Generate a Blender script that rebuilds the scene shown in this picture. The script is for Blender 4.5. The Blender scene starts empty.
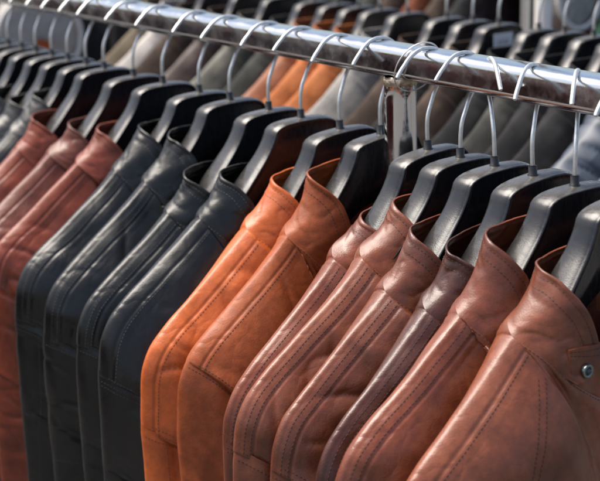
import bpy, math, random
import numpy as np
from mathutils import Matrix, Vector
R = math.radians
sc = bpy.context.scene
random.seed(7)

# ------------------------------------------------------------------ camera
cam_d = bpy.data.cameras.new('camera'); cam = bpy.data.objects.new('camera', cam_d)
sc.collection.objects.link(cam); sc.camera = cam
right = Vector((0.57576178, 0.81693488, -0.03340327))
down = Vector((0.21848644, -0.19309721, -0.95654437))
fwd = Vector((-0.78788454, 0.54344353, -0.28966719))
C0 = Vector((1.09106711, -0.75926184, 0.26840858))
m = Matrix((( right.x, -down.x, -fwd.x, C0.x), (right.y, -down.y, -fwd.y, C0.y), (right.z, -down.z, -fwd.z, C0.z), (0, 0, 0, 1)))
cam.matrix_world = m
cam_d.sensor_width = 36; cam_d.lens = 78
cam_d.clip_start = 0.02; cam_d.clip_end = 200
cam_d.dof.use_dof = True
cam_d.dof.focus_distance = 1.10
cam_d.dof.aperture_fstop = 8.5

# ------------------------------------------------------------------ light
SUN_EL, SUN_AZ = 62, -145          # azimuth of the sun direction, degrees from +X towards +Y
w = bpy.data.worlds.new('World'); sc.world = w; w.use_nodes = True
nt = w.node_tree; nt.nodes.clear()
sky = nt.nodes.new('ShaderNodeTexSky'); sky.sky_type = 'NISHITA'; sky.sun_disc = False
sky.sun_elevation = R(SUN_EL); sky.sun_rotation = R(90 - SUN_AZ)
sky.air_density = 1.0; sky.dust_density = 3.8; sky.ozone_density = 1.0
bg = nt.nodes.new('ShaderNodeBackground'); bg.inputs['Strength'].default_value = 0.095
out = nt.nodes.new('ShaderNodeOutputWorld')
nt.links.new(sky.outputs[0], bg.inputs[0]); nt.links.new(bg.outputs[0], out.inputs[0])
sd = bpy.data.lights.new('sun', 'SUN'); sun = bpy.data.objects.new('sun', sd); sc.collection.objects.link(sun)
sd.energy = 3.3; sd.angle = R(42); sd.color = (1.0, 0.93, 0.84)
sv = Vector((math.cos(R(SUN_EL))*math.cos(R(SUN_AZ)), math.cos(R(SUN_EL))*math.sin(R(SUN_AZ)), math.sin(R(SUN_EL))))
sun.rotation_euler = sv.to_track_quat('Z', 'Y').to_euler()
sc.view_settings.view_transform = 'Standard'; sc.view_settings.look = 'None'
sc.view_settings.exposure = 1.08; sc.view_settings.gamma = 1

# ------------------------------------------------------------------ materials
def newmat(name):
    mt = bpy.data.materials.new(name); mt.use_nodes = True
    n = mt.node_tree; b = n.nodes['Principled BSDF']
    return mt, n, b
def N(n, t, **kw):
    x = n.nodes.new(t)
    for k, v in kw.items():
        if k in x.inputs: x.inputs[k].default_value = v
        else: setattr(x, k, v)
    return x
def ramp(n, src, stops):
    r = n.nodes.new('ShaderNodeValToRGB'); e = r.color_ramp.elements
    while len(e) < len(stops): e.new(0.5)
    for i, (p, c) in enumerate(stops):
        e[i].position = p; e[i].color = (*c, 1) if len(c) == 3 else c
    n.links.new(src, r.inputs[0]); return r
def leather(name, base, alt, rough=0.36, spec=0.5, coat=0.15, grain=1.0, wr=1.0):
    mt, n, b = newmat(name); L = n.links.new
    tc = N(n, 'ShaderNodeTexCoord'); ob = tc.outputs['Object']
    a = N(n, 'ShaderNodeTexNoise', Scale=11.0, Detail=5.0, Roughness=0.6); L(ob, a.inputs['Vector'])
    r = ramp(n, a.outputs['Fac'], [(0.32, alt), (0.6, base)])
    a2 = N(n, 'ShaderNodeTexNoise', Scale=140.0, Detail=3.0, Roughness=0.6); L(ob, a2.inputs['Vector'])
    mx = N(n, 'ShaderNodeMix'); mx.data_type = 'RGBA'; mx.blend_type = 'MULTIPLY'; mx.inputs[0].default_value = 0.5
    r2 = ramp(n, a2.outputs['Fac'], [(0.3, (0.55, 0.55, 0.55)), (0.65, (1.1, 1.1, 1.1))])
    L(r.outputs[0], mx.inputs[6]); L(r2.outputs[0], mx.inputs[7]); L(mx.outputs[2], b.inputs['Base Color'])
    v = N(n, 'ShaderNodeTexVoronoi', Scale=700.0); L(ob, v.inputs['Vector'])
    b1 = N(n, 'ShaderNodeBump', Strength=0.12*grain, Distance=0.0006); L(v.outputs['Distance'], b1.inputs['Height'])
    a3 = N(n, 'ShaderNodeTexNoise', Scale=75.0, Detail=4.0, Roughness=0.55, Distortion=0.6); L(ob, a3.inputs['Vector'])
    b2 = N(n, 'ShaderNodeBump', Strength=0.09*wr, Distance=0.004); L(a3.outputs['Fac'], b2.inputs['Height']); L(b1.outputs[0], b2.inputs['Normal'])
    dn = N(n, 'ShaderNodeTexNoise', Scale=30.0, Detail=2.0); L(ob, dn.inputs['Vector'])
    vm = N(n, 'ShaderNodeVectorMath'); vm.operation = 'MULTIPLY_ADD'; L(dn.outputs['Color'], vm.inputs[0]); vm.inputs[1].default_value = (.035, .035, .035); L(ob, vm.inputs[2])
    ve = N(n, 'ShaderNodeTexVoronoi', Scale=38.0); ve.feature = 'DISTANCE_TO_EDGE'; L(vm.outputs[0], ve.inputs['Vector'])
    er = ramp(n, ve.outputs['Distance'], [(0.0, (0, 0, 0)), (0.16, (1, 1, 1))])
    mk = ramp(n, a.outputs['Fac'], [(0.46, (0, 0, 0)), (0.62, (1, 1, 1))])
    ms = N(n, 'ShaderNodeMath'); ms.operation = 'MULTIPLY'; L(mk.outputs[0], ms.inputs[0]); ms.inputs[1].default_value = 0.22*wr
    b3 = N(n, 'ShaderNodeBump', Distance=0.0012); L(ms.outputs[0], b3.inputs['Strength']); L(er.outputs[0], b3.inputs['Height']); L(b2.outputs[0], b3.inputs['Normal'])
    L(b3.outputs[0], b.inputs['Normal'])
    a4 = N(n, 'ShaderNodeTexNoise', Scale=28.0, Detail=3.0); L(ob, a4.inputs['Vector'])
    rr = N(n, 'ShaderNodeMapRange'); rr.inputs[1].default_value = 0.3; rr.inputs[2].default_value = 0.7
    rr.inputs[3].default_value = rough-0.07; rr.inputs[4].default_value = rough+0.10
    L(a4.outputs['Fac'], rr.inputs[0]); L(rr.outputs[0], b.inputs['Roughness'])
    b.inputs['Specular IOR Level'].default_value = spec
    b.inputs['Coat Weight'].default_value = coat; b.inputs['Coat Roughness'].default_value = 0.28
    return mt
def plain(name, col, rough=0.5, metal=0.0, noise=0.2, nscale=60.0, bump=0.0, bscale=200.0, spec=0.5):
    mt, n, b = newmat(name); L = n.links.new
    tc = N(n, 'ShaderNodeTexCoord')
    a = N(n, 'ShaderNodeTexNoise', Scale=nscale, Detail=4.0); L(tc.outputs['Object'], a.inputs['Vector'])
    lo = tuple(c*(1-noise) for c in col); hi = tuple(min(1, c*(1+noise)) for c in col)
    r = ramp(n, a.outputs['Fac'], [(0.3, lo), (0.7, hi)]); L(r.outputs[0], b.inputs['Base Color'])
    b.inputs['Roughness'].default_value = rough; b.inputs['Metallic'].default_value = metal
    b.inputs['Specular IOR Level'].default_value = spec
    if bump:
        q = N(n, 'ShaderNodeTexNoise', Scale=bscale, Detail=3.0); L(tc.outputs['Object'], q.inputs['Vector'])
        bb = N(n, 'ShaderNodeBump', Strength=bump, Distance=0.001); L(q.outputs['Fac'], bb.inputs['Height']); L(bb.outputs[0], b.inputs['Normal'])
    return mt
def hanger_plastic(name, rough, dust_sheen):
    mt, n, b = newmat(name); L = n.links.new
    tc = N(n, 'ShaderNodeTexCoord'); ob = tc.outputs['Object']
    a = N(n, 'ShaderNodeTexNoise', Scale=90.0, Detail=6.0, Roughness=0.7); L(ob, a.inputs['Vector'])
    geo = N(n, 'ShaderNodeNewGeometry'); sx = N(n, 'ShaderNodeSeparateXYZ'); L(geo.outputs['Normal'], sx.inputs[0])
    up = N(n, 'ShaderNodeMapRange'); up.inputs[1].default_value = 0.45; up.inputs[2].default_value = 1.0; L(sx.outputs['Z'], up.inputs[0])
    r = ramp(n, a.outputs['Fac'], [(0.2, (0.45, 0.45, 0.45)), (0.75, (1, 1, 1))])
    mu = N(n, 'ShaderNodeMath'); mu.operation = 'MULTIPLY'; L(up.outputs[0], mu.inputs[0]); L(r.outputs[0], mu.inputs[1])
    mu2 = N(n, 'ShaderNodeMath'); mu2.operation = 'MULTIPLY'; L(mu.outputs[0], mu2.inputs[0]); mu2.inputs[1].default_value = dust_sheen
    mx = N(n, 'ShaderNodeMix'); mx.data_type = 'RGBA'; L(mu2.outputs[0], mx.inputs[0])
    mx.inputs[6].default_value = (0.010, 0.010, 0.012, 1); mx.inputs[7].default_value = (0.17, 0.16, 0.145, 1)  # grey on upward faces is dust plus sky sheen put into the colour
    L(mx.outputs[2], b.inputs['Base Color'])
    # fine dents, scratches and a grainy top
    sc1 = N(n, 'ShaderNodeMapping'); sc1.inputs['Scale'].default_value = (20, 260, 60); sc1.inputs['Rotation'].default_value = (0.5, 0.3, 0.7); L(ob, sc1.inputs[0])
    s = N(n, 'ShaderNodeTexNoise', Scale=1.0, Detail=5.0, Roughness=0.75); L(sc1.outputs[0], s.inputs['Vector'])
    rr = N(n, 'ShaderNodeMapRange'); rr.inputs[1].default_value = 0.35; rr.inputs[2].default_value = 0.75
    rr.inputs[3].default_value = rough; rr.inputs[4].default_value = rough+0.22; L(s.outputs['Fac'], rr.inputs[0]); L(rr.outputs[0], b.inputs['Roughness'])
    g = N(n, 'ShaderNodeTexNoise', Scale=900.0, Detail=2.0); L(ob, g.inputs['Vector'])
    g2 = N(n, 'ShaderNodeTexNoise', Scale=22.0, Detail=2.0); L(ob, g2.inputs['Vector'])
    b1 = N(n, 'ShaderNodeBump', Strength=0.15, Distance=0.0005); L(g.outputs['Fac'], b1.inputs['Height'])
    b2 = N(n, 'ShaderNodeBump', Strength=0.07, Distance=0.004); L(g2.outputs['Fac'], b2.inputs['Height']); L(b1.outputs[0], b2.inputs['Normal'])
    L(b2.outputs[0], b.inputs['Normal'])
    return mt
def chrome(name, rough=0.09, rust=0.25):
    mt, n, b = newmat(name); L = n.links.new
    tc = N(n, 'ShaderNodeTexCoord'); ob = tc.outputs['Object']
    a = N(n, 'ShaderNodeTexNoise', Scale=70.0, Detail=7.0, Roughness=0.75); L(ob, a.inputs['Vector'])
    r = ramp(n, a.outputs['Fac'], [(0.56, (0, 0, 0)), (0.70, (1, 1, 1))])
    mu = N(n, 'ShaderNodeMath'); mu.operation = 'MULTIPLY'; L(r.outputs[0], mu.inputs[0]); mu.inputs[1].default_value = rust
    mx = N(n, 'ShaderNodeMix'); mx.data_type = 'RGBA'; L(mu.outputs[0], mx.inputs[0])
    mx.inputs[6].default_value = (0.66, 0.67, 0.68, 1); mx.inputs[7].default_value = (0.32, 0.18, 0.09, 1); L(mx.outputs[2], b.inputs['Base Color'])
    b.inputs['Metallic'].default_value = 1.0
    a2 = N(n, 'ShaderNodeTexNoise', Scale=35.0, Detail=6.0, Roughness=0.7); L(ob, a2.inputs['Vector'])
    rr = N(n, 'ShaderNodeMapRange'); rr.inputs[1].default_value = 0.35; rr.inputs[2].default_value = 0.75
    rr.inputs[3].default_value = rough*0.7; rr.inputs[4].default_value = rough+0.28; L(a2.outputs['Fac'], rr.inputs[0]); L(rr.outputs[0], b.inputs['Roughness'])
    a3 = N(n, 'ShaderNodeTexNoise', Scale=260.0, Detail=3.0); L(ob, a3.inputs['Vector'])
    a4 = N(n, 'ShaderNodeTexNoise', Scale=18.0, Detail=1.0); L(ob, a4.inputs['Vector'])
    b1 = N(n, 'ShaderNodeBump', Strength=0.08, Distance=0.0006); L(a3.outputs['Fac'], b1.inputs['Height'])
    b2 = N(n, 'ShaderNodeBump', Strength=0.12, Distance=0.004); L(a4.outputs['Fac'], b2.inputs['Height']); L(b1.outputs[0], b2.inputs['Normal'])
    L(b2.outputs[0], b.inputs['Normal'])
    return mt
M = {
 'black': leather('black_leather', (0.008, 0.0083, 0.008), (0.004, 0.0042, 0.0042), 0.30, 0.42, 0.03),
 'charcoal': leather('charcoal_leather', (0.018, 0.018, 0.017), (0.010, 0.010, 0.010), 0.38, 0.5, 0.05),
 'tan': leather('tan_leather', (0.50, 0.108, 0.018), (0.33, 0.062, 0.011), 0.40, 0.45, 0.10),
 'tan_b': leather('dark_tan_leather', (0.30, 0.069, 0.017), (0.15, 0.032, 0.009), 0.46, 0.36, 0.0),
 'russet': leather('russet_leather', (0.20, 0.038, 0.016), (0.10, 0.020, 0.009), 0.40, 0.4, 0.06),
 'russet_b': leather('dark_russet_leather', (0.14, 0.036, 0.019), (0.07, 0.019, 0.012), 0.40, 0.4, 0.08),
 'brown': leather('brown_leather', (0.160, 0.043, 0.018), (0.062, 0.017, 0.009), 0.36, 0.5, 0.12),
 'brown_b': leather('red_brown_leather', (0.205, 0.058, 0.025), (0.085, 0.023, 0.012), 0.37, 0.48, 0.12),
 'brown_c': leather('dark_brown_leather', (0.072, 0.021, 0.012), (0.026, 0.009, 0.006), 0.33, 0.5, 0.10),
 'brown_d': leather('chestnut_leather', (0.185, 0.047, 0.019), (0.075, 0.019, 0.010), 0.34, 0.5, 0.14),
 'taupe': leather('taupe_suede', (0.27, 0.255, 0.235), (0.20, 0.19, 0.175), 0.7, 0.2, 0.0),
 'olive': leather('olive_grey_leather', (0.085, 0.080, 0.062), (0.055, 0.052, 0.040), 0.5, 0.4, 0.0),
 'umber': leather('umber_leather', (0.050, 0.028, 0.022), (0.030, 0.018, 0.014), 0.5, 0.4, 0.0),
 'puffer': plain('blue_quilted_nylon', (0.045, 0.058, 0.080), 0.45, noise=0.2),
 'cream': plain('cream_cloth', (0.40, 0.37, 0.34), 0.8, noise=0.1),
 'red': plain('red_cloth', (0.28, 0.02, 0.02), 0.7), 'green': plain('green_cloth', (0.02, 0.09, 0.04), 0.7),
 'rust': leather('rust_leather', (0.26, 0.085, 0.030), (0.18, 0.055, 0.02), 0.5, 0.4, 0.0),
 'coat_black': plain('black_wool', (0.016, 0.016, 0.017), 0.85, noise=0.3, spec=0.2),
 'coat_brown': plain('brown_wool', (0.050, 0.034, 0.026), 0.85, noise=0.3, spec=0.2),
 'coat_grey': plain('grey_wool', (0.040, 0.040, 0.036), 0.85, noise=0.3, spec=0.2),
 'coat_rust': plain('rust_wool', (0.12, 0.035, 0.015), 0.8, noise=0.3, spec=0.2),
 'orange_shaded': leather('shaded_orange_leather', (0.38, 0.12, 0.035), (0.26, 0.075, 0.022), 0.7, 0.25, 0.0),  # muted matte orange, with the back row's shade put into the colour
 'khaki': plain('khaki_cotton', (0.10, 0.075, 0.045), 0.8, noise=0.15),
 'plastic': hanger_plastic('black_hanger_plastic', 0.17, 0.5),
 'plastic_b': hanger_plastic('worn_hanger_plastic', 0.22, 0.4),
 'ferrule': plain('black_ferrule', (0.012, 0.012, 0.012), 0.3),
 'wire': plain('zinc_wire', (0.66, 0.67, 0.66), 0.36, 0.8, noise=0.12, nscale=300, bump=0.1),
 'chrome': chrome('rail_chrome', 0.08, 0.16), 'post': chrome('post_chrome', 0.04, 0.05),
 'weld': plain('weld_metal', (0.40, 0.33, 0.25), 0.35, 0.9, noise=0.4, nscale=200, bump=0.8, bscale=260),
 'lining': plain('dark_lining', (0.020, 0.012, 0.012), 0.6), 
 'snap': plain('dark_nickel', (0.20, 0.22, 0.22), 0.25, 1.0), 'enamel': plain('dark_enamel', (0.02, 0.035, 0.04), 0.3),
 'paper': plain('white_tag', (0.75, 0.75, 0.76), 0.6, noise=0.03), 'ink': plain('grey_ink', (0.25, 0.25, 0.27), 0.6),
 'white_pole': plain('white_pole_paint', (0.75, 0.72, 0.68), 0.4, noise=0.05),
 'thread_dark': plain('dark_thread', (0.055, 0.018, 0.011), 0.7), 'thread_black': plain('black_thread', (0.030, 0.032, 0.034), 0.6),
 'thread_tan': plain('tan_thread', (0.17, 0.045, 0.012), 0.7),
}
def ground_mat():
    mt, n, b = newmat('paving'); L = n.links.new
    tc = N(n, 'ShaderNodeTexCoord')
    br = N(n, 'ShaderNodeTexBrick', Scale=4.0); br.inputs['Color1'].default_value = (0.13, 0.12, 0.11, 1); br.inputs['Color2'].default_value = (0.10, 0.095, 0.09, 1)
    br.inputs['Mortar'].default_value = (0.05, 0.05, 0.045, 1); L(tc.outputs['Object'], br.inputs['Vector'])
    L(br.outputs[0], b.inputs['Base Color']); b.inputs['Roughness'].default_value = 0.8
    return mt
M['ground'] = ground_mat()

# ------------------------------------------------------------------ noise
_rng = np.random.RandomState(3)
_perm = np.concatenate([_rng.permutation(256)]*3)
_g = _rng.normal(size=(256, 3)); _g /= np.linalg.norm(_g, axis=1)[:, None]
def perlin(x, y, z):
    x, y, z = np.broadcast_arrays(np.asarray(x, float), y, z)
    xi, yi, zi = np.floor(x).astype(int), np.floor(y).astype(int), np.floor(z).astype(int)
    xf, yf, zf = x-xi, y-yi, z-zi
    f = lambda t: t*t*t*(t*(t*6-15)+10)
    u, v, w_ = f(xf), f(yf), f(zf)
    def g(dx, dy, dz):
        h = _perm[(_perm[(_perm[(xi+dx) & 255]+yi+dy) & 255]+zi+dz) & 255]
        G = _g[h]; return G[..., 0]*(xf-dx)+G[..., 1]*(yf-dy)+G[..., 2]*(zf-dz)
    l = lambda a, b, t: a+(b-a)*t
    return l(l(l(g(0,0,0), g(1,0,0), u), l(g(0,1,0), g(1,1,0), u), v), l(l(g(0,0,1), g(1,0,1), u), l(g(0,1,1), g(1,1,1), u), v), w_)*1.6
def sstep(a, b, x):
    t = np.clip((x-a)/(b-a), 0, 1); return t*t*(3-2*t)

# ------------------------------------------------------------------ mesh helpers
def link(name, me, parent=None):
    o = bpy.data.objects.new(name, me); sc.collection.objects.link(o)
    if parent: o.parent = parent
    return o
class MB:
    def __init__(s): s.v = []; s.f = []; s.m = []; s.n = 0
    def add(s, verts, faces, mi=0):
        verts = np.asarray(verts, float).reshape(-1, 3); s.v.append(verts)
        for f in faces: s.f.append([int(i)+s.n for i in f]); s.m.append(mi)
        s.n += len(verts)
    def grid(s, P, mi=0, closeu=False, closev=False, flip=False):
        a, b = P.shape[:2]; idx = np.arange(a*b).reshape(a, b)
        if closeu: idx = np.vstack([idx, idx[:1]])
        if closev: idx = np.hstack([idx, idx[:, :1]])
        q = np.stack([idx[:-1, :-1], idx[1:, :-1], idx[1:, 1:], idx[:-1, 1:]], -1).reshape(-1, 4)
        if flip: q = q[:, ::-1]
        s.add(P.reshape(-1, 3), q.tolist(), mi)
    def tube(s, pts, r, seg=10, mi=0, cap=True):
        pts = np.asarray(pts, float); n = len(pts)
        rr = np.full(n, r) if np.isscalar(r) else np.asarray(r, float)
        T = np.gradient(pts, axis=0); T /= np.linalg.norm(T, axis=1)[:, None]+1e-12
        up = np.array([1, 0, 0.]) if abs(T[0, 0]) < 0.9 else np.array([0, 1, 0.])
        G = []
        for i in range(n):
            a = up - T[i]*np.dot(up, T[i]); a /= np.linalg.norm(a); up = a; b = np.cross(T[i], a)
            th = np.linspace(0, 2*math.pi, seg, endpoint=False)
            G.append(pts[i]+rr[i]*(np.cos(th)[:, None]*a+np.sin(th)[:, None]*b))
        base = s.n; s.grid(np.array(G), mi, closev=True)
        if cap:
            s.f.append([base+i for i in range(seg)][::-1]); s.m.append(mi)
            s.f.append([base+(n-1)*seg+i for i in range(seg)]); s.m.append(mi)
    def box(s, c, h, mi=0, A=None):
        A = np.eye(3) if A is None else np.asarray(A)
        vs = [np.asarray(c)+A.T@(np.array([i, j, k])*h) for i in (-1, 1) for j in (-1, 1) for k in (-1, 1)]
        s.add(vs, [(0,1,3,2),(4,6,7,5),(0,4,5,1),(2,3,7,6),(0,2,6,4),(1,5,7,3)], mi)
    def build(s, name, mats, parent=None, smooth=True, weld=0, recalc=False):
        me = bpy.data.meshes.new(name); V = np.vstack(s.v)
        me.vertices.add(len(V)); me.vertices.foreach_set('co', V.ravel())
        lt = np.array([len(f) for f in s.f]); ls = np.concatenate([[0], np.cumsum(lt)[:-1]])
        me.loops.add(int(lt.sum())); me.loops.foreach_set('vertex_index', np.concatenate([np.array(f) for f in s.f]).astype(np.int32))
        me.polygons.add(len(s.f)); me.polygons.foreach_set('loop_start', ls.astype(np.int32))
        me.polygons.foreach_set('material_index', np.array(s.m, dtype=np.int32))
        me.polygons.foreach_set('use_smooth', np.full(len(s.f), smooth))
        me.update(calc_edges=True); me.validate()
        for mm in (mats if isinstance(mats, list) else [mats]): me.materials.append(mm)
        if weld or recalc:
            import bmesh
            bm = bmesh.new(); bm.from_mesh(me)
            if weld: bmesh.ops.remove_doubles(bm, verts=bm.verts, dist=weld)
            if recalc: bmesh.ops.recalc_face_normals(bm, faces=bm.faces)
            bm.to_mesh(me); bm.free()
        return link(name, me, parent)
def thing(name, label, cat, loc=(0, 0, 0), rz=0, group=None):
    o = bpy.data.objects.new(name, None); sc.collection.objects.link(o); o.empty_display_size = 0.05
    o.location = loc; o.rotation_euler = (0, 0, rz); o['label'] = label; o['category'] = cat
    if group: o['group'] = group
    return o
def tag(o, label, cat, group=None):
    o['label'] = label; o['category'] = cat
    if group: o['group'] = group
    return o
def cat_rom(P, n):
    P = np.asarray(P, float); d = np.concatenate([[0], np.cumsum(np.linalg.norm(np.diff(P, axis=0), axis=1))])
    t = np.linspace(0, d[-1], n); m_ = np.gradient(P, d, axis=0)
    i = np.clip(np.searchsorted(d, t, side='right')-1, 0, len(d)-2); h = (d[i+1]-d[i]); u = (t-d[i])/h
    u_ = u[:, None]; h_ = h[:, None]
    return (2*u_**3-3*u_**2+1)*P[i]+(u_**3-2*u_**2+u_)*h_*m_[i]+(-2*u_**3+3*u_**2)*P[i+1]+(u_**3-u_**2)*h_*m_[i+1]
def gnormals(P):
    du = np.gradient(P, axis=0); dv = np.gradient(P, axis=1)
    n = np.cross(du, dv); L = np.linalg.norm(n, axis=-1, keepdims=True); return n/np.maximum(L, 1e-12)
def stitches(mb, line, nrm, mi, pitch=0.0036, ln=0.0025, wd=0.00032, lift=0.0001):
    """short raised thread lengths along a polyline lying on a surface"""
    d = np.concatenate([[0], np.cumsum(np.linalg.norm(np.diff(line, axis=0), axis=1))])
    if d[-1] < pitch*2: return
    t = np.arange(pitch*0.5, d[-1]-pitch*0.5, pitch)
    ip = lambda q, A: np.stack([np.interp(q, d, A[:, k]) for k in range(3)], -1)
    a = ip(t-ln/2, line); b = ip(t+ln/2, line); nn = ip(t, nrm)
    for i in range(len(t)):
        c = (a[i]+b[i])/2; T = b[i]-a[i]; L = np.linalg.norm(T)
        if L < 1e-6: continue
        T /= L; n_ = nn[i]-T*np.dot(nn[i], T); n_ /= np.linalg.norm(n_)+1e-12; B = np.cross(n_, T)
        hl = ln/2; c = c+n_*lift
        vs = [c-T*hl-B*wd, c-T*hl+B*wd, c+T*hl+B*wd, c+T*hl-B*wd, c-T*hl*.6+n_*wd*1.1, c+T*hl*.6+n_*wd*1.1]
        mb.add(vs, [(0, 1, 4), (1, 2, 5, 4), (2, 3, 5), (3, 0, 4, 5)], mi)

# ------------------------------------------------------------------ jacket
SIL = np.array([(.0, .0), (.05, -.02), (.095, -.052), (.118, -.078), (.135, -.0915), (.16, -.1095), (.19, -.1305), (.217, -.150), (.234, -.1655), (.2445, -.184), (.2505, -.215), (.2555, -.30), (.258, -.40), (.262, -.66)])
_sil = cat_rom(SIL, 900); _sd = np.concatenate([[0], np.cumsum(np.linalg.norm(np.diff(_sil, axis=0), axis=1))])
def sil(d): return np.stack([np.interp(d, _sd, _sil[:, 0]), np.interp(d, _sd, _sil[:, 1])], -1)
def sil_at_y(y): return float(np.interp(y, _sil[:500, 0], _sd[:500]))
def sil_at_z(z): return float(np.interp(-z, -_sil[:, 1], _sd))

def leather_disp(A, B, seed, amp=1.0):
    """A: metres along the shoulder, B: metres down; broad soft folds running down, finer creases"""
    q = seed*7.31
    warp = 0.4*perlin(A*14, B*9, q+5)
    big = perlin(A*12+B*5+warp, B*6.5-A*3+warp, q)*0.0085
    mid = perlin(A*30+B*14+warp, B*13-A*6, q+1.7)*0.0026
    cr = 1-np.abs(perlin(A*22+B*9+warp*1.5, B*17-A*6+warp, q+3.1))*2.6
    msk = sstep(0.0, 0.35, perlin(A*9, B*8, q+9.3))
    fine = perlin(A*110, B*80, q+4)*0.00014
    return amp*(big+mid+fine-np.clip(cr, 0, 1)**2.2*0.0028*msk)

def make_jacket(root, mat, thread, Tf=.030, Tb=.011, Tfn=.030, Tbn=.024, ay=.085, az=-.035, arm_z=-.19, seam='band', seed=1, coarse=False, hem=-.70, pinch=0, amp=1.0, extra=None, quilt=False, collar_mat=None, collar_h=1.0):
    k = 3 if coarse else 1
    nb = .118+0.6*(ay-.085)
    dN = sil_at_y(nb); dA = sil_at_z(arm_z); zN = float(sil(dN)[1])
    xr = -.003; DF = .066*(Tf/.034)**.75
    def fprof(d, t0=None):
        u = np.clip(d/DF, 0, 1)
        return np.clip(.68*(1-(1-u)**1.8)+.32*np.sqrt(1-(1-u)**2), 0, 1)
    def bprof(d): return np.sqrt(np.clip(1-(1-np.clip(d/.014, 0, 1))**2, 0, 1))
    mats = [mat, thread]
    # ---- neck base path (from front centre, round the side, to back centre), near side; y positive here, mirrored later
    s = nb/.118
    def path_base():
        f, b = Tfn*.95, -Tbn*.95
        return [(f, 0, zN-.095), (f, .022*s, zN-.088), (f, .046*s, zN-.072), (f*.98, .075*s, zN-.052), (f*.82, .094*s, zN-.034), (f*.46, .109*s, zN-.014), (xr, nb, zN),
                (b*.55, .1125*s, zN+.005), (b*.90, .088*s, zN+.013), (b, .05*s, zN+.018), (b, 0, zN+.02)]
    hc = collar_h
    def path_rim():
        f, b = Tfn*.92, -Tbn*.92; q = ay/.086
        return [(f*1.02, .0655*q, az-.078), (f*1.03, .0635*q, az-.068), (f*1.03, .0630*q, az-.056), (f*.98, .0655*q, az-.042), (f*.84, .0705*q, az-.026), (f*.46, .0800*q, az-.009), (xr*.9, ay, az),
                (b*.62, .0815*q, az+.003), (b*.95, .062*q, az+.004), (b, .03*q, az+.004), (b, 0, az+.004)]
    nC = 90//k
    base = cat_rom(path_base(), 2*nC+1); rim = cat_rom(path_rim(), 2*nC+1); cbase = cat_rom([(Tfn*.93, .087*s, zN-.041)]+path_base()[4:], 2*nC+1)
    # index of the side point in the base path
    js = int(np.argmax(base[:, 1])); 
    front_base = base[:js+1]; back_base = base[js:]
    # ---- body
    body = MB(); zB = arm_z-.12
    def surf(side, mirror, cols_neck, cols_sh, rows):
        """side +1 front, -1 back.  returns P (cols, rows, 3), per-vertex coordinate arrays"""
        pb = front_base if side > 0 else back_base[::-1]
        # neck columns: centre -> side
        tt = np.linspace(0, 1, cols_neck)
        dd = np.linspace(0, 1, len(pb)); nk = np.stack([np.interp(tt, dd, pb[:, i]) for i in range(3)], -1)
        ds = np.linspace(dN, dA, cols_sh+1)[1:]; ss = sil(ds)
        wob = 0.0016*perlin(ds*22, seed*3.3, 0.5)*np.clip((ds-dN)/.02, 0, 1)
        sh = np.stack([np.full(len(ds), xr), ss[:, 0], ss[:, 1]+wob], -1)
        top = np.vstack([nk, sh]); n = len(top)
        arc = np.concatenate([[0], np.cumsum(np.linalg.norm(np.diff(top[:, 1:], axis=0), axis=1))])
        Ay = sil(dA)[0]
        pfrac = top[:, 1]/Ay
        wN = sstep(nb-.012, nb+.075, top[:, 1])[:, None]
        T0 = ((Tfn+.003)*(1-wN)+Tf*wN) if side > 0 else (Tbn*(1-wN)+Tb*wN)
        Ey = .172*pfrac**1.0 if True else 0
        flare = .195*pfrac
        S = top[:, None, :]; d = rows[None, :]
        # streamline: from the ridge it bends into the vertical
        Yv = Ey[:, None]+(flare-Ey)[:, None]*sstep(.1, .55, d)
        bend = 1-np.exp(-(d/.075)**1.15)
        y = S[..., 1]+(Yv-S[..., 1])*bend
        L_ = top[:, 2][:, None]-hem
        slope = (1-bend)*0.35*sstep(.6, 1, pfrac)[:, None]
        z = S[..., 2]-d*(L_/rows[-1])*(1-slope)
        # thickness
        prof = fprof(d) if side > 0 else bprof(d)
        x0 = side*S[..., 0]; TT = T0*(1+0.10*sstep(.05, .4, d))
        if pinch and side > 0: TT = TT*(1-pinch*np.exp(-(y/.055)**2))
        x = x0+(TT-x0)*prof
        close = sstep(zB+.03, zB-.03, z); pf = np.clip(y/np.maximum(Yv.max(0)[None, :], 1e-3), 0, 1)
        x = x*(1-close*(1-np.sqrt(np.clip(1-pf**5, 0.02, 1))))
        P = np.stack([side*x, -y*mirror, z+0*x], -1)
        A = arc[:, None]+0*d; B = d+0*arc[:, None]
        Nn = gnormals(P); 
        sg = np.sign(np.sum(Nn*np.array([side, 0, 0.15]), -1, keepdims=True)); sg[sg == 0] = 1; Nn = Nn*sg
        off = leather_disp(A+(0 if mirror > 0 else 9)+(side < 0)*4, B, seed, amp)
        edge = np.clip(B/.018, 0, 1)
        # puckers along the collar seam and the armhole seam
        puck = np.exp(-(B/.022)**2)*(np.abs(top[:, 1])[:, None] < nb+.004)*perlin(A*90, B*20, seed+.5)*.0012
        dist_arm = (arc[-1]-arc)[:, None]+0*B
        puck2 = np.exp(-(dist_arm/.014)**2)*perlin(A*12, B*95, seed+8.5)*.0011
        off = off*edge+puck*np.clip(B/.004, 0, 1)+puck2*edge
        shm = (top[:, 1] > nb+.001)[:, None]*1.0
        if side > 0 and seam:
            g = lambda c, wd: np.exp(-((B-c)/wd)**2)
            if seam == 'band':
                off = off+shm*(-.0008*g(.0120, .0009)-.0003*g(.0030, .0009))
            else:
                off = off+shm*(-.0008*g(.0095, .0010))
        if quilt: off = off+.008*np.abs(np.sin((A*.9+.35*B)*math.pi/.030))**.6*edge
        # placket
        if side > 0: off = off+.0018*sstep(.026, .022, np.abs(P[..., 1]))
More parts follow.
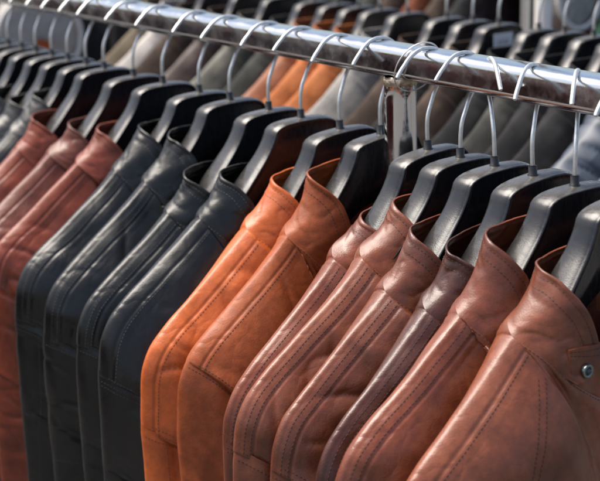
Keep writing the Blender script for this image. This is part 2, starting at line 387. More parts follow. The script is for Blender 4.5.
        off = off*sstep(.0, .016, np.abs(P[..., 1]))+(.0018*(1-sstep(0, .016, np.abs(P[..., 1]))) if side > 0 else 0)
        Nc_ = Nn.copy(); Nc_[..., 1] *= sstep(0, .016, np.abs(P[..., 1]))
        P = P+Nc_*off[..., None]
        # tuck the last column under the sleeve and the first row under the collar
        last = P[-1:].copy(); inn = Nn[-1:]; tg_ = P[-1:]-P[-3:-2]; tg_ /= np.maximum(np.linalg.norm(tg_, axis=-1, keepdims=True), 1e-9)
        e_ = edge[-1:][..., None]; iw = np.array([0, mirror*1.0, 0])*(1-e_)
        tuck = last-inn*.0012*e_+tg_*.0008+iw*.0008
        tuck2 = last-inn*.0060*e_+tg_*.0030+iw*.0035
        return P, Nn, A, B, np.vstack([P, tuck, tuck2]), top
    fine = np.concatenate([[0, .0004, .001, .0018], np.arange(.0026, .030, .0009*k), np.arange(.030, .26, .0030*k), np.linspace(.26, .66, 26//k)])
    mid_ = np.concatenate([[0, .001, .0025], np.arange(.005, .03, .003*k), np.linspace(.03, .66, 40//k)])
    crs = np.concatenate([[0, .002, .005], np.linspace(.01, .03, 5), np.linspace(.04, .66, 26//k)])
    Pn, Nn, A, B, G, top = surf(1, 1, 42//k, 76//k, fine); body.grid(G, flip=False)
    _, _, _, _, G2, _ = surf(-1, 1, 42//k, 76//k, mid_); body.grid(G2, flip=True)
    for sd_, rws in ((1, crs), (-1, crs)):
        _, _, _, _, G3, _ = surf(sd_, -1, 42//(2*k), 76//(2*k), rws); body.grid(G3, flip=(sd_ > 0))
    if not coarse:
        shi = np.where(top[:, 1] > nb+.001)[0]
        def row_at(dv): return int(np.argmin(np.abs(B[0]-dv)))
        rowsl = {'band': [.0098, .0052], 'single': [.0122]}.get(seam, [])
        for dv in rowsl:
            j = row_at(dv); stitches(body, Pn[shi, j], Nn[shi, j], 1)
        # along the armhole: one row of stitches on the body side, two for some
        for ci in ((-2,) if seed % 2 else (-2, -4)):
            jj = np.where((B[0] > .006) & (B[0] < .17))[0]
            stitches(body, Pn[ci, jj], Nn[ci, jj], 1)
        # below the collar seam
        ne = np.where(top[:, 1] <= nb)[0]; j = row_at(.0035); stitches(body, Pn[ne, j], Nn[ne, j], 1)
        if extra == 'panel':
            for oy in (0, .006):
                # double-stitched panel seam running down the chest
                ln = []; ns = []
                for zt in np.linspace(-.105, -.40, 120):
                    yt = -.112-(zt+.105)*-.55*(-1)-.0 if False else -.116+(zt+.105)*.48
                    yt = max(yt, -.165)+oy
                    q = np.argmin((Pn[..., 1]-yt)**2+(Pn[..., 2]-zt)**2); q = np.unravel_index(q, Pn.shape[:2]); ln.append(Pn[q]); ns.append(Nn[q])
                ln = np.array(ln); ker = np.ones(7)/7
                lp = np.pad(ln, ((3, 3), (0, 0)), mode='edge'); ln = np.stack([np.convolve(lp[:, i], ker, 'valid') for i in range(3)], -1)
                stitches(body, ln, np.array(ns), 1, lift=.0004)
    bo = body.build('jacket_body', mats, root, weld=1e-5)
    # ---- sleeves
    for mirror in (1, -1):
        c2 = k if mirror > 0 else k*2
        sl = MB(); cuff = sil_at_z(-.635)
        S0 = sil(np.array([dA]))[0]
        # inner sleeve line starts low on the armhole and hangs
        nt_ = 150//c2
        tf = np.concatenate([np.linspace(-.012, .05, 30//c2), np.linspace(.052, 1, nt_)])*(cuff-dA)
        O = sil(dA+tf)
        # at the armhole the inner end of each ring lies down the armhole curve
        rowsd = np.linspace(0, .145, 60)
        ac = np.stack([np.interp(rowsd, B[0], -Pn[-1, :, 1]), np.interp(rowsd, B[0], Pn[-1, :, 2])], -1)
        low = ac[-1]
        nring = 72//c2
        th = np.linspace(0, 2*math.pi, nring, endpoint=False)
        rings = []; NA = []; NB = []
        acl = np.concatenate([[0], np.cumsum(np.linalg.norm(np.diff(ac, axis=0), axis=1))])
        for t, o in zip(tf, O):
            # a ring is a curve in the y-z plane from o (outer) inwards; blends from armhole curve to a level line
            f_ = sstep(0, .20, max(t, 0))
            ww = (1-np.cos(th))/2
            ca = np.stack([np.interp(ww*acl[-1], acl, ac[:, 0]), np.interp(ww*acl[-1], acl, ac[:, 1])], -1)-ac[0]+o
            zi = min(low[1]-max(t, 0)*.55, o[1]-.012*(1-f_))
            inner = np.array([low[0]-.002+.012*f_, min(low[1]-max(t, 0)*.75, low[1])])
            inner[1] = low[1]+(o[1]-low[1]-.01)*f_ if o[1] < low[1] else low[1]-max(t, 0)*.9
            lv = o+(inner-o)*ww[:, None]
            cu = ca*(1-f_)+lv*f_
            wid = np.linalg.norm(cu[np.argmax(ww)]-o)+1e-6
            do = np.linalg.norm(cu-o, axis=1); di = np.clip(1-ww, 0, 1)*wid
            cl_ = np.sqrt(np.clip(1-(1-np.clip(di/.03, 0, 1))**2, 0, 1)); xo = xr*(1-.55*sstep(.02, .16, t))
            sgn = np.where(th <= math.pi, 1, -1)
            puff = .93+.075*sstep(-.003, .006, t)+.03*sstep(.01, .06, t)-.12*sstep(.15, .45, t)
            T_ = np.where(sgn > 0, Tf, Tb)*puff
            xx = np.where(sgn > 0, xo+(T_-xo)*fprof(do), xo+(-T_-xo)*bprof(do))
            xx = np.where(sgn > 0, xx*cl_, xx*cl_)
            rings.append(np.stack([xx, -mirror*cu[:, 0], cu[:, 1]], -1)); NA.append(ww*wid*sgn); NB.append(np.full(nring, t))
        P = np.array(rings); NA = np.array(NA); NB = np.array(NB)
        # roll normals for a closed ring
        Pp = np.concatenate([P[:, -1:], P, P[:, :1]], 1); Nm = gnormals(Pp)[:, 1:-1]
        cen = P.mean(1, keepdims=True); sg = np.sign(np.sum(Nm*(P-cen), -1, keepdims=True)); sg[sg == 0] = 1; Nm *= sg
        sd2 = seed+20*(mirror < 0)+50
        off = amp*(perlin(NA*30, NB*5+perlin(NA*10, NB*8, sd2)*.5, sd2*1.3)*.0070+perlin(NA*60, NB*24, sd2*1.3+4)*.0020+perlin(NA*120, NB*90, sd2)*.0003)
        cr = 1-np.abs(perlin(NA*20+NB*6, NB*26-NA*9, sd2*2.1))*2.6
        off -= np.clip(cr, 0, 1)**3*.0030*sstep(0, .3, perlin(NA*8, NB*9, sd2+3))*amp
        off += np.exp(-(np.maximum(NB, 0)/.016)**2)*perlin(NA*95, NB*14, sd2+6)*.0020
        if quilt: off = off+.009*np.abs(np.sin(NB*math.pi/.03))**.6
        nz = np.abs(P[..., 0])/max(Tf, Tb)
        off *= .35+.65*np.clip(nz*1.6, 0, 1)
        P = P+Nm*off[..., None]
        sl.grid(P, closev=True, flip=(mirror > 0))
        if not coarse and mirror > 0:
            hi = [i for i in range(nring) if 0.10 < th[i] < 2.6]
            for tv in ((.0045,) if seed % 3 else (.0045, .009)):
                ri = int(np.argmin(np.abs(tf-tv))); stitches(sl, P[ri][hi], Nm[ri][hi], 1)
            # long seam down the outer sleeve on some
            if seed % 2 == 0:
                ci = 9; stitches(sl, P[12:, ci], Nm[12:, ci], 1)
            # elbow seam
            ri = int(np.argmin(np.abs(tf-(.11+.03*(seed % 3))))); stitches(sl, P[ri][hi], Nm[ri][hi], 1)
        sl.build('sleeve', mats, root)
    # ---- collar
    col = MB(); rows = 26//k
    full_b = np.vstack([cbase*[1, -1, 1], (cbase*[1, 1, 1])[::-1][1:]]); full_r = np.vstack([rim*[1, -1, 1], (rim*[1, 1, 1])[::-1][1:]])
    q = np.linspace(0, 1, rows)[None, :, None]
    P = full_b[:, None]*(1-q)+full_r[:, None]*q
    # bulge outwards from the neck axis
    rad = P.copy(); rad[..., 2] = 0; rad[..., 1] *= .5; rad /= np.maximum(np.linalg.norm(rad, axis=-1, keepdims=True), 1e-6)
    bul = np.sin(q[..., 0]*math.pi)*.0016+.0006
    arcc = np.concatenate([[0], np.cumsum(np.linalg.norm(np.diff((full_b+full_r)/2, axis=0), axis=1))])[:, None]
    H = q[..., 0]*.05
    dsp = perlin(arcc*26, H*26, seed+11)*.0032+perlin(arcc*60, H*24+arcc*9, seed+12)*.0011+perlin(arcc*150, H*130, seed+2)*.00012
    crz = 1-np.abs(perlin(arcc*26+H*20, H*60-arcc*12, seed*1.9+2))*2.4
    dsp = dsp-np.clip(crz, 0, 1)**3*.0012
    dsp = dsp*np.clip(q[..., 0]/.15, 0, 1)*amp
    wobr = sstep(.4, 1, q[..., 0])*perlin(arcc*20, seed*2.7, .3)*.0035
    P = P+rad*(bul+dsp)[..., None]; P[..., 2] += wobr-.016*sstep(.02, .08, P[..., 1])*q[..., 0]
    # edge fold: a slightly thicker turned edge
    Hd = (1-q[..., 0])*np.linalg.norm(full_r-full_b, axis=1)[:, None]
    P = P+rad*(.0006*sstep(.0035, .0015, Hd)-.0006*np.exp(-((Hd-.0042)/.001)**2))[..., None]
    inn = P-rad*.0022
    top_mid = (P[:, -1:]+inn[:, -1:])/2+np.array([0, 0, .0009])
    G = np.concatenate([P, top_mid, inn[:, ::-1]], 1)
    ncol = len(P)
    col.grid(G[:, :rows+2], 0); col.grid(G[:, rows+1:], 2)
    for e in (0, ncol-1):   # close the front edges
        col.grid(np.stack([P[e], inn[e]], 0), 0)
    if not coarse:
        Nc = gnormals(P); sgc = np.sign(np.sum(Nc*rad, -1, keepdims=True)); sgc[sgc == 0] = 1; Nc *= sgc
        half = slice(2, int(ncol*.62))
        for hd in (.0045, .0125):
            ln = []; ns = []
            for i in range(ncol)[half]:
                j = np.interp(hd, Hd[i][::-1], np.arange(rows)[::-1]); j0 = int(j); f_ = j-j0; j1 = min(j0+1, rows-1)
                ln.append(P[i, j0]*(1-f_)+P[i, j1]*f_); ns.append(Nc[i, j0])
            stitches(col, np.array(ln), np.array(ns), 1)
    cm = collar_mat or mat
    co = col.build('collar', [cm, thread, cm], root)
    if not coarse:
        tb = MB(); U, V = np.meshgrid(np.linspace(-1, 1, 110), np.linspace(0, 1, 36), indexing='ij')
        yy = (.090 if extra else .078)*s*U; bz = np.array(path_base())
        zb_ = np.interp(np.abs(yy), bz[:5, 1], bz[:5, 2])-.004*(1-np.abs(U)**3)
        zt = az-.052-.006*np.cos(U*1.5)+0*V; zt = np.maximum(zt, zb_+.012)
        zz = zb_+(zt-zb_)*V
        xx_ = Tfn*((.985 if extra else .90)-.14*np.abs(U)**5)-.0010+.0014*np.sin(V*3.1)+perlin(U*6, V*2.5, seed+4.2)*.0020
        xx_ = np.where(yy > 0, xx_-.003, xx_)
        P = np.stack([xx_, yy, zz], -1); back = P-np.array([.0022, 0, 0])
        tb.grid(P); tb.grid(back, flip=True)
        for A_, B_ in ((P[:, -1], back[:, -1]), (P[0], back[0]), (P[-1], back[-1]), (P[:, 0], back[:, 0])): tb.grid(np.stack([A_, B_], 0))
        nx_ = np.tile(np.array([1.0, 0, 0]), (55, 1))
        stitches(tb, P[:55, 32], nx_, 1); stitches(tb, P[:55, 28], nx_, 1)
        tb.build('collar_stand', [mat, thread], root, recalc=True)
    return Pn, Nn

# ------------------------------------------------------------------ hanger
HP = np.array([(0, 0), (.018, -.0006), (.031, -.0028), (.0385, -.0068), (.0425, -.0155), (.0515, -.030), (.064, -.044), (.082, -.063), (.10, -.083), (.122, -.108), (.150, -.136), (.178, -.160), (.198, -.178), (.208, -.195), (.212, -.208)])
def make_hanger(root, t_head=.011, t_arm=.016, seed=0, mat='plastic', hook_yaw=0.0, tag_=False, coarse=False):
    b = MB(); half = cat_rom(HP, 60 if not coarse else 26)
    prof = np.vstack([(half*[-1, 1])[::-1], half[1:]]); n = len(prof)
    T = np.gradient(prof, axis=0); T /= np.linalg.norm(T, axis=1)[:, None]
    nm = np.stack([-T[:, 1], T[:, 0]], -1); nm = np.where(nm[:, 1:] < 0, -nm, nm)
    ay_ = np.abs(prof[:, 0])
    tw = t_head+(t_arm-t_head)*sstep(.035, .10, ay_)-(t_arm*.55)*sstep(.080, .112, ay_)
    # bottom edge of the moulded body
    zb = np.interp(ay_, [0, .03, .06, .10, .16, .20, .212], [-.062, -.066, -.082, -.118, -.165, -.198, -.212])
    th = np.linspace(-1, 1, 21 if not coarse else 9)
    rows = []
    crown = .0026
    for i in range(n):
        top = []
        p, w_ = prof[i], tw[i]
        # across: front bottom -> front top edge (with a small raised lip) -> crowned top -> back
        bot = np.array([p[0]*.985, zb[i]]); up = p-nm[i]*crown
        sec = [(w_*.55, *bot)]
        for q in (.5, .8, .93): sec.append((w_*(.80+.12*q), *(bot+(up-bot)*q)))
        sec.append((w_*.97, *(up-nm[i]*.0008))); sec.append((w_*1.0, *up))
        for a in np.linspace(.97, -.97, 17 if not coarse else 7):
            c = crown*(1-abs(a)**3.0)+.0007*(abs(a) > .9); sec.append((w_*a, *(up+nm[i]*c)))
        sec.append((-w_, *up)); sec.append((-w_*.55, *bot))
        rows.append(sec)
    P = np.array(rows)
    b.grid(P, closev=True)
    m_ = len(P[0]); base = 0
    b.f.append(list(range(m_))); b.m.append(0); b.f.append(list(range((n-1)*m_, n*m_))[::-1]); b.m.append(0)
    b.build('hanger_body', M[mat], root, recalc=True)
    f = MB(); f.tube([(0, 0, -.002), (0, 0, .0005), (0, 0, .001), (0, 0, .0078), (0, 0, .0085)], [.0046, .0046, .0037, .0037, .0030], 16)
    f.build('ferrule', M['ferrule'], root)
    hk = MB(); pts = [(0, 0, .004), (0, 0, .012), (0, 0.0006, .022), (0, .0020, .030), (0, .0072, .041), (0, .0135, .052), (0, .020, .0585)]
    cy, cz, rx, rz = .002, .0668, .0305, .0255
    for a in np.linspace(-12, 140, 22):
        q = R(a); pts.append((0, cy+rx*math.cos(q), cz+rz*math.sin(q)))
    e = np.array(pts[-1]); pts += [tuple(e+np.array((0, -.0055, -.0045))), tuple(e+np.array((0, -.0115, -.0105)))]
    P = cat_rom(pts, 80 if not coarse else 30)
    c, s = math.cos(hook_yaw), math.sin(hook_yaw)
    P = np.stack([-P[:, 1]*s+P[:, 0]*c, P[:, 1]*c, P[:, 2]], -1)
    r_ = np.full(len(P), .0019); r_[-1] = .0015
    hk.tube(P, r_, 12 if not coarse else 6); hk.build('hook', M['wire'], root)
    if tag_:
        tg = MB(); tg.box((t_head*.9+.0035, -.003, -.026), np.array((.0005, .019, .0135))); o = tg.build('size_tag', M['paper'], root, smooth=False)
        ik = MB()
        for i, (yy, ln) in enumerate([(-.009, .003), (-.003, .0022), (.003, .003), (.008, .002)]):
            ik.box((t_head*.9+.0042, -.003+yy, -.025+(i % 2)*.001), np.array((.0002, ln*.25, .0035))); ik.box((t_head*.9+.0042, -.003+yy+ln*.5, -.027), np.array((.0002, ln*.5, .0006)))
        ik.build('tag_print', M['ink'], o, smooth=False)

# ------------------------------------------------------------------ setting
gb = MB(); gb.add([(-40, -40, -1.45), (40, -40, -1.45), (40, 40, -1.45), (-40, 40, -1.45)], [(0, 1, 2, 3)])
g_ = gb.build('ground', M['ground'], smooth=False); g_['kind'] = 'structure'

def rrect(y0, y1, z0, z1, r, n=7):
    pts = []
    for cy, cz, a0 in ((y1-r, z1-r, 0), (y0+r, z1-r, 90), (y0+r, z0+r, 180), (y1-r, z0+r, 270)):
        for a in np.linspace(a0, a0+90, n): pts.append((cy+r*math.cos(R(a)), cz+r*math.sin(R(a))))
    return np.array(pts)
def make_rack(y0, x0, x1, posts, label, zoff=0.0):
    root = thing('clothes_rack', label, 'clothes rack', (0, y0, 0))
    sec = rrect(-.008, .024, .060+zoff, .090+zoff, .0075)
    xs = np.linspace(x0, x1, 200)
    P = np.array([[(x, a, b) for a, b in sec] for x in xs]); mb = MB(); mb.grid(P, closev=True)
    m_ = len(sec); mb.f.append(list(range(m_))); mb.m.append(0); mb.f.append(list(range(199*m_, 200*m_))[::-1]); mb.m.append(0)
    mb.build('rail', M['chrome'], root, recalc=True)
    for px in posts:
        p = MB(); p.tube([(px, .008, .0602+zoff), (px, .008, .04), (px, .008, -.7), (px, .008, -1.405)], .0155, 40); po = p.build('upright', M['post'], root)
        wl = MB(); th = np.linspace(0, 2*math.pi, 48, endpoint=False); G = []
        for zz, rad in ((.0605, .0152), (.0590, .0164), (.0565, .0168), (.0535, .0164), (.0515, .0157)):
            rn = rad+.0011*perlin(np.cos(th)*4, np.sin(th)*4, zz*300+px); G.append(np.stack([px+rn*np.cos(th), .008+rn*np.sin(th)*.97, zz+zoff+.002*perlin(np.cos(th)*3, np.sin(th)*3, 5+px)], -1))
        wl.grid(np.array(G), closev=True); wl.build('weld', M['weld'], po)
        ft = MB(); ft.box((px, .008, -1.425), np.array((.02, .28, .018))); ft.build('foot', M['chrome'], root, smooth=False)
    return root
make_rack(0, -1.9, .78, (-1.86, .153, .74), 'long chrome clothes rack with a welded round upright, carrying the front row of leather jackets')
make_rack(.60, -2.3, .9, (-2.26, .86), 'second chrome clothes rack behind the front row, its rail above the picture', .006)
make_rack(1.30, -4.2, -.45, (-4.1, -.47), 'third chrome clothes rack, far at the back behind two rows of jackets', .006)
make_rack(2.00, -3.6, -.6, (-3.5, -.62), 'rearmost chrome clothes rack behind all the others', .006)
make_rack(-1.55, -4.8, .2, (-4.7, .18), 'unseen chrome clothes rack added across the aisle for the front rail to mirror', .006)  # out of view, added to give the front rail something to reflect

# ------------------------------------------------------------------ front row
# x, y, apex_y, apex_z, colour, thread, armhole z, seam, hook yaw deg, jacket label
FR = [
 (-.870, 0, .085, -.040, 'charcoal', 'thread_black', -.19, 'band', 5, 'charcoal leather jacket farthest from the camera at the left end of the front rack', 'black plastic coat hanger farthest left on the front rack'),
 (-.815, 0, .085, -.040, 'black', 'thread_black', -.19, 'band', 5, 'black leather jacket second from the far left end of the front rack', 'black plastic coat hanger second from the far left on the front rack'),
 (-.762, 0, .088, -.045, 'charcoal', 'thread_black', -.19, 'band', 5, 'charcoal leather jacket at the left picture edge, third from the far end', 'black coat hanger at the left picture edge, third from the far end'),
 (-.712, 0, .088, -.048, 'charcoal', 'thread_black', -.19, 'single', 8, 'charcoal leather jacket fourth from the far end of the front rack', 'black coat hanger fourth from the far left end of the front rack'),
 (-.662, 0, .088, -.048, 'charcoal', 'thread_black', -.19, 'band', 3, 'charcoal leather jacket fifth from the far end of the front rack', 'black coat hanger fifth from the far left end of the front rack'),
 (-.608, 0, .088, -.045, 'black', 'thread_black', -.19, 'single', 6, 'black leather jacket sixth from the far end of the front rack', 'black coat hanger sixth from the far left end of the front rack'),
 (-.556, 0, .087, -.046, 'charcoal', 'thread_black', -.19, 'band', 4, 'dark grey jacket, second to the left of the three red-brown jackets', 'black coat hanger inside the left dark grey jacket, seventh from the far end'),
 (-.500, 0, .078, -.034, 'charcoal', 'thread_black', -.19, 'band', 2, 'dark grey leather jacket directly left of the three red-brown jackets', 'black coat hanger inside the dark grey jacket directly left of the red-brown trio'),
 (-.447, 0, .104, -.053, 'russet', 'thread_dark', -.20, 'single', 4, 'russet leather jacket, leftmost of the three red-brown jackets at the left', 'black coat hanger inside the leftmost of the three red-brown jackets'),
 (-.366, 0, .092, -.052, 'russet_b', 'thread_dark', -.20, 'single', 0, 'darker purplish brown jacket, middle one of the three red-brown jackets at the left', 'black coat hanger inside the middle one of the three red-brown jackets'),
 (-.291, 0, .089, -.046, 'russet', 'thread_dark', -.205, 'single', 5, 'russet leather jacket directly left of the four black jackets', 'black coat hanger inside the russet jacket directly left of the black jackets'),
 (-.205, 0, .079, -.032, 'black', 'thread_black', -.222, 'band', 8, 'glossy black leather jacket, leftmost of the four black ones beside the russet jacket', 'black coat hanger inside the leftmost of the four black jackets'),
 (-.138, 0, .078, -.030, 'black', 'thread_black', -.222, 'band', 3, 'black leather jacket, second from the left of the four black ones', 'black coat hanger inside the second of the four black jackets'),
 (-.060, 0, .108, -.055, 'black', 'thread_black', -.205, 'band', 6, 'black leather jacket with low crumpled collar, third of the four black ones', 'black coat hanger inside the third of the four black jackets'),
 (.000, 0, .098, -.047, 'black', 'thread_black', -.222, 'single', 5, 'black leather jacket directly left of the two bright tan jackets', 'black coat hanger inside the black jacket directly left of the tan ones'),
 (.073, -.004, .082, -.040, 'tan', 'thread_tan', -.245, 'single', 10, 'bright orange tan leather jacket with short collar, left one of the tan pair', 'black coat hanger inside the left tan jacket'),
 (.120, .010, .082, -.028, 'tan_b', 'thread_dark', -.168, 'single', 8, 'tan leather jacket with tall stitched collar, right one of the tan pair', 'black coat hanger inside the right tan jacket, its head behind the chrome upright'),
 (.202, 0, .079, -.049, 'brown_d', 'thread_dark', -.205, 'band', 4, 'brown leather jacket directly right of the tan pair with a piped shoulder seam', 'black coat hanger just right of the chrome upright'),
 (.246, 0, .073, -.034, 'brown_b', 'thread_dark', -.212, 'band', 8, 'brown leather jacket second to the right of the tan pair', 'second black coat hanger to the right of the chrome upright'),
 (.290, 0, .094, -.042, 'brown', 'thread_dark', -.205, 'band', 58, 'brown leather jacket with puckered collar, third to the right of the tan pair', 'third black coat hanger right of the upright, its hook turned towards the viewer'),
 (.336, 0, .094, -.041, 'brown_c', 'thread_dark', -.205, 'band', 24, 'darkest brown leather jacket, third from the right end of the front rack', 'fourth black coat hanger right of the chrome upright'),
 (.383, 0, .092, -.027, 'brown_d', 'thread_dark', -.205, 'band', 38, 'brown leather jacket with tall double-stitched collar, second from the right end', 'black coat hanger second from the right end, scuffed face'),
 (.431, 0, .086, -.039, 'brown_b', 'thread_dark', -.20, 'single', 10, 'nearest red-brown leather jacket at the right end with a metal snap below its collar', 'shiny black coat hanger at the right picture edge, nearest of all'),
]
TILT = {-.138: 1.2, -.060: 1.2, .073: 3.0, 0.120: 2.6, .202: 4.2, .290: 2.4, .336: 4.6, .383: 1.0, .431: 4.6}
for i, (x, y, ay, az, cl, thd, armz, seam, hy, lab, hlab) in enumerate(FR):
    gp = x-FR[i-1][0] if i else .05; gn = FR[i+1][0]-x if i+1 < len(FR) else .085
    Tb, Tf = .011, min(.052, gn-.015); Tbn, Tfn = min(.024, gp*.50), min(.034, gn*.62)
    tilt = R(TILT.get(x, 0.4))
    pin = 0
    if abs(x-.12) < .001: Tf = .040; pin = .60; Tfn = .026
    if abs(x-.202) < .001: Tbn = .022
    yaw = R(random.uniform(-.6, .6))
    h = thing('coat_hanger', hlab, 'hanger', (x, y, 0), yaw, 'black plastic hangers on the front rack')
    lim = min(Tbn, Tfn); h.rotation_euler.x = tilt
    make_hanger(h, min(.0115, lim*.62), min(.0165, lim*.68), i, 'plastic' if i % 3 else 'plastic_b', R(hy), coarse=(x < -.7))
    j = thing('leather_jacket', lab, 'jacket', (x, y, 0), yaw, 'leather jackets on the front rack')
    Pn, Nn = make_jacket(j, M[cl], M[thd], Tf, Tb, Tfn, Tbn, ay, az, armz, seam, seed=i+1, coarse=(x < -.6), pinch=pin, amp=min(1.0, .45+lim*20), extra='panel' if i == len(FR)-1 else None)
    j.rotation_euler.x = tilt
    if i == len(FR)-1:
        sn = MB(); cx = np.array([Tfn*.93+.0022, -.078, -.111])
        th = np.linspace(0, 2*math.pi, 36, endpoint=False); G = []
        for dx, rad in ((-.002, .0054), (.0006, .0056), (.0016, .0051), (.0016, .0039), (.0008, .0032)): G.append(np.stack([cx[0]+dx+0*th, cx[1]+rad*np.cos(th), cx[2]+rad*np.sin(th)], -1))
        sn.grid(np.array(G), closev=True); s_o = sn.build('snap', M['snap'], j)
        G = []; s2 = MB()
        for dx, rad in ((.0004, .0034), (.0008, .0025), (.0020, .0020), (.0029, .0013), (.0031, .0002)): G.append(np.stack([cx[0]+dx+0*th, cx[1]+rad*np.cos(th), cx[2]+rad*np.sin(th)], -1))
        s2.grid(np.array(G), closev=True); s2.build('snap_centre', M['enamel'], s_o)

# thin wire ring round the rail beside the upright
wr = MB(); pts = []
for a in np.linspace(0, 360, 60)[:-1]:
    q = R(a); pts.append((.178+.010*math.sin(q)+.004*math.cos(q), .008+.0225*math.cos(q), .0715+.0235*math.sin(q)))
pts.append(pts[0]); wr.tube(pts, .0007, 8)
tag(wr.build('wire_ring', M['wire']), 'thin bent wire ring looped around the rail just right of the upright', 'wire')

# ------------------------------------------------------------------ copies for the rows behind
def dup(root, loc, label, group, rz=0, mat=None):
    r = root.copy(); sc.collection.objects.link(r); r.location = loc; r.rotation_euler = (0, 0, rz); r['label'] = label; r['group'] = group
    def rec(src, dst):
        for ch in list(src.children):
            c = ch.copy(); sc.collection.objects.link(c); c.parent = dst
            if mat is not None:
                c.material_slots[0].link = 'OBJECT'; c.material_slots[0].material = mat
                if len(c.material_slots) > 2: c.material_slots[2].link = 'OBJECT'; c.material_slots[2].material = mat
            rec(ch, c)
    rec(root, r); return r
BG = [ # x, colour, label
 (-2.22, 'coat_brown', 'dark brown coat far left on the second rack behind the white round bag'),
 (-2.12, 'coat_black', 'black coat far left on the second rack behind the white round bag'),
 (-1.27, 'khaki', 'khaki jacket on the second rack, its shoulder a slanting strip under the rail'),
 (-1.20, 'cream', 'cream and pinkish jacket on the second rack right of the khaki strip'),
 (-1.135, 'coat_brown', 'dark brown coat on the second rack directly right of the cream one'),
 (-1.02, 'umber', 'dark umber jacket on the second rack left of the olive grey one'),
 (-.915, 'olive', 'olive grey jacket on the second rack with a broad shoulder under the rail'),
 (-.81, 'coat_grey', 'dark grey coat on the second rack directly left of the rust jacket'),
 (-.740, 'rust', 'rust brown jacket, leftmost of the three orange-toned ones on the second rack'),
 (-.680, 'orange_shaded', 'bright orange leather jacket, middle of the three orange-toned ones on the second rack'),
 (-.622, 'orange_shaded', 'orange brown leather jacket, rightmost of the three orange-toned ones on the second rack'),
 (-.550, 'taupe', 'pale taupe suede jacket on the second rack right of the orange ones'),
 (-.455, 'coat_brown', 'very dark brown coat on the second rack right of the pale taupe one'),
 (-.395, 'coat_black', 'black coat on the second rack two places right of the pale taupe one'),
 (-.338, 'coat_brown', 'dark brown coat on the second rack under the hanger with a white tag'),
 (-.255, 'coat_black', 'black coat on the second rack directly right of the white-tagged hanger'),
 (-.205, 'coat_grey', 'charcoal coat on the second rack, third from the quilted jackets'),
 (-.150, 'coat_black', 'black coat with a red emblem on the second rack'),
 (-.10, 'coat_black', 'black coat on the second rack directly left of the blue quilted jackets'),
 (-.025, 'puffer', 'blue-grey quilted jacket on the second rack, left one of two'),
 (.055, 'puffer', 'blue-grey quilted jacket on the second rack, right one of two at the picture edge'),
]
HL = ['inside the farthest dark brown coat at the left end of the second rack', 'inside the black coat near the left end of the second rack', 'inside the khaki jacket on the second rack', 'inside the cream jacket on the second rack',
 'inside the dark brown coat right of the cream jacket on the second rack', 'inside the dark umber jacket on the second rack', 'inside the olive grey jacket on the second rack', 'inside the dark grey coat left of the rust jacket on the second rack',
 'inside the rust brown jacket on the second rack', 'inside the middle orange-toned jacket on the second rack', 'inside the rightmost orange-toned jacket on the second rack', 'inside the pale taupe jacket on the second rack',
 'second to the right of the orange-toned jackets on the second rack', 'directly left of the white-tagged hanger on the second rack', 'with a small white size tag on its face', 'directly right of the white-tagged hanger on the second rack',
 'second to the right of the white-tagged hanger on the second rack', 'inside the black coat with the red emblem', 'inside the black coat directly left of the blue quilted jackets', 'inside the left blue-grey quilted jacket', 'inside the blue-grey quilted jacket at the right picture edge']
g2 = 'jackets hanging on the second rack'; gh2 = 'black hangers on the second rack'
protoH = protoJ = protoQ = None
for i, (x, cl, lab) in enumerate(BG):
    loc = (x, .60, .006)
    hl = 'black hanger '+HL[i]
    tg = 'with a white tag' in lab
    if tg:
        h = thing('coat_hanger', hl, 'hanger', loc, 0, gh2); make_hanger(h, .011, .017, 3, 'plastic', R(5), tag_=True, coarse=False)
    elif protoH is None:
        protoH = h = thing('coat_hanger', hl, 'hanger', loc, 0, gh2); make_hanger(h, .011, .017, 3, 'plastic', R(5), coarse=True)
    else: dup(protoH, loc, hl, gh2, R(random.uniform(-2, 2)))
    if cl == 'puffer':
        if protoQ is None:
            protoQ = j = thing('quilted_jacket', lab, 'jacket', loc, 0, g2)
            make_jacket(j, M['puffer'], M['thread_black'], .050, .014, .034, .026, .088, -.04, -.19, None, seed=77, coarse=False, quilt=True)
        else: dup(protoQ, loc, lab, g2)
    elif protoJ is None:
        protoJ = j = thing('leather_jacket', lab, 'jacket', loc, 0, g2)
        make_jacket(j, M[cl], M['thread_black'], .046, .011, .032, .024, .088, -.026, -.20, 'single', seed=42, coarse=True)
    else: dup(protoJ, loc, lab, g2, R(random.uniform(-1.5, 1.5)), M[cl])
for o in sc.objects:
    if o.get('label', '').startswith('black coat with a red emblem'):
        em = MB(); em.box((.052, -.200, -.185), np.array((.0015, .006, .010))); em.box((.052, -.190, -.172), np.array((.0015, .006, .006))); em.build('emblem', M['red'], o, smooth=False)
# third and fourth racks: dark coats, far out of focus
cols3 = [('coat_black', 'black'), ('coat_grey', 'dark grey'), ('coat_brown', 'dark brown'), ('coat_black', 'black'), ('coat_rust', 'rust brown'), ('coat_brown', 'dark brown'), ('coat_black', 'black'), ('coat_grey', 'dark grey'), ('coat_brown', 'dark brown')]
def far_row(y, xa, xb, gj, gh, rackword):
    x = xa; i = 0
    while x < xb:
        c, word = cols3[(i*7+i//3) % len(cols3)]
        dup(protoJ, (x, y, .006), 'out of focus %s coat hanging on the %s rack' % (word, rackword), gj+', '+word, R(random.uniform(-3, 3)), M[c])
        dup(protoH, (x, y, .006), 'out of focus black hanger on the %s rack' % rackword, gh, R(random.uniform(-3, 3)))
        x += random.uniform(.075, .11); i += 1
far_row(1.30, -4.0, -1.02, 'blurred coats on the third rack', 'black hangers on the third rack', 'third')
far_row(2.00, -3.4, -1.1, 'blurred coats on the rearmost rack', 'black hangers on the rearmost rack', 'rearmost')
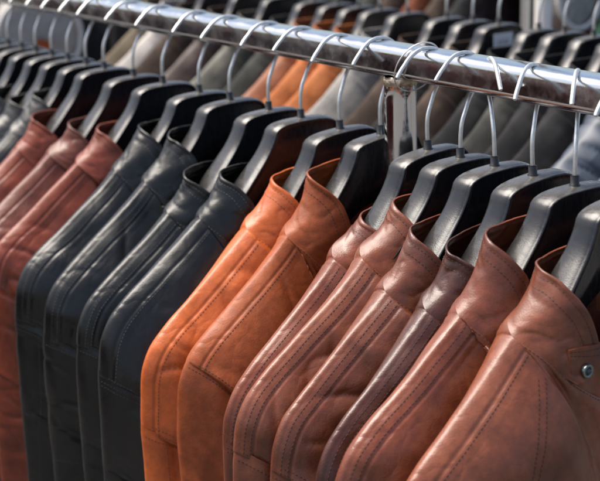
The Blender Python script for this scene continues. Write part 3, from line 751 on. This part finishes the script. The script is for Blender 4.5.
dup(protoJ, (-.72, 1.30, -.02), 'bright red jacket, a blurred slanting strip at the top right', 'coloured jackets at the top right', 0, M['red'])
dup(protoJ, (-.655, 1.30, 0), 'green jacket, a blurred slanting strip beside the red one at the top right', 'coloured jackets at the top right', 0, M['green'])
dup(protoJ, (-.56, 1.30, 0), 'black coat at the top right corner beside the green jacket', 'coloured jackets at the top right', 0, M['coat_black'])
pm = MB(); pm.tube([(-.66, 1.02, -1.44), (-.66, 1.02, 0), (-.66, 1.02, .5)], .016, 20)
tag(pm.build('stall_pole', M['white_pole']), 'blurred cream painted stall pole at the top right behind the second rack', 'pole')
pm = MB(); pm.tube([(-.705, 1.02, -1.44), (-.705, 1.02, 0), (-.705, 1.02, .5)], .009, 20)
tag(pm.build('stall_pole', M['wire']), 'thin grey metal pole beside the cream stall pole at the top right', 'pole')
# white cloth bag hanging behind the pole, and the white round bag at the left
def cloth_bag(name, loc, ry, rz_, mat, label, patch=None):
    root = thing(name, label, 'bag', loc); b = MB(); G = []
    for t in np.linspace(-1, 1, 25):
        th = np.linspace(0, 2*math.pi, 56, endpoint=False); k_ = math.sqrt(max(1-t*t, 0.0))**.45
        rr_ = 1+.04*perlin(np.cos(th)*2, np.sin(th)*2, t*2+ry*10)
        G.append(np.stack([t*.035+.004*perlin(np.cos(th)*3, np.sin(th)*3, 4), ry*k_*rr_*np.cos(th), rz_*k_*rr_*np.sin(th)], -1))
    b.grid(np.array(G), closev=True); b.build('bag_body', M[mat], root, recalc=True)
    rm = MB(); th = np.linspace(0, 2*math.pi, 60); rm.tube(np.stack([.034+0*th, ry*.9*np.cos(th), rz_*.9*np.sin(th)], -1), .006, 10, cap=False); rm.build('rim', M['white_pole'], root)
    hn = MB(); a = np.linspace(0, math.pi, 24); hn.tube(np.stack([0*a, .04*np.cos(a), rz_*.95+.10*np.sin(a)], -1), .004, 8); hn.build('strap', M['khaki'], root)
    if patch:
        p = MB(); p.add([(.040, -.02, .0), (.040, .03, -.012), (.040, .02, -.04), (.040, -.015, -.03)], [(0, 1, 2, 3)], 0); p.build('patch', M[patch], root)
cloth_bag('round_bag', (-1.98, .57, -.165), .125, .12, 'cream', 'blurred white round bag with an orange patch at the upper left behind the hangers', 'tan')
cloth_bag('cloth_bag', (-.73, 1.16, -.02), .07, .08, 'cream', 'blurred white cloth bag at the top right behind the poles')
# unseen row added across the aisle so the chrome reflects brown and red stock
x = -4.6; i = 0
opp = [('russet', 'russet'), ('brown_b', 'brown'), ('black', 'black'), ('taupe', 'taupe'), ('red', 'red'), ('brown', 'brown'), ('umber', 'dark brown'), ('charcoal', 'charcoal')]
while x < .1:
    c, word = opp[(i//2*5+i//5) % len(opp)]
    dup(protoJ, (x, -1.55, .006), '%s jacket on the unseen rack added across the aisle from the front rack' % word, 'added unseen jackets across the aisle, '+word, 0, M[c])
    dup(protoH, (x, -1.55, .006), 'black hanger inside a %s jacket on the unseen rack added across the aisle' % word, 'added unseen hangers across the aisle, '+word, 0)
    x += .095; i += 1
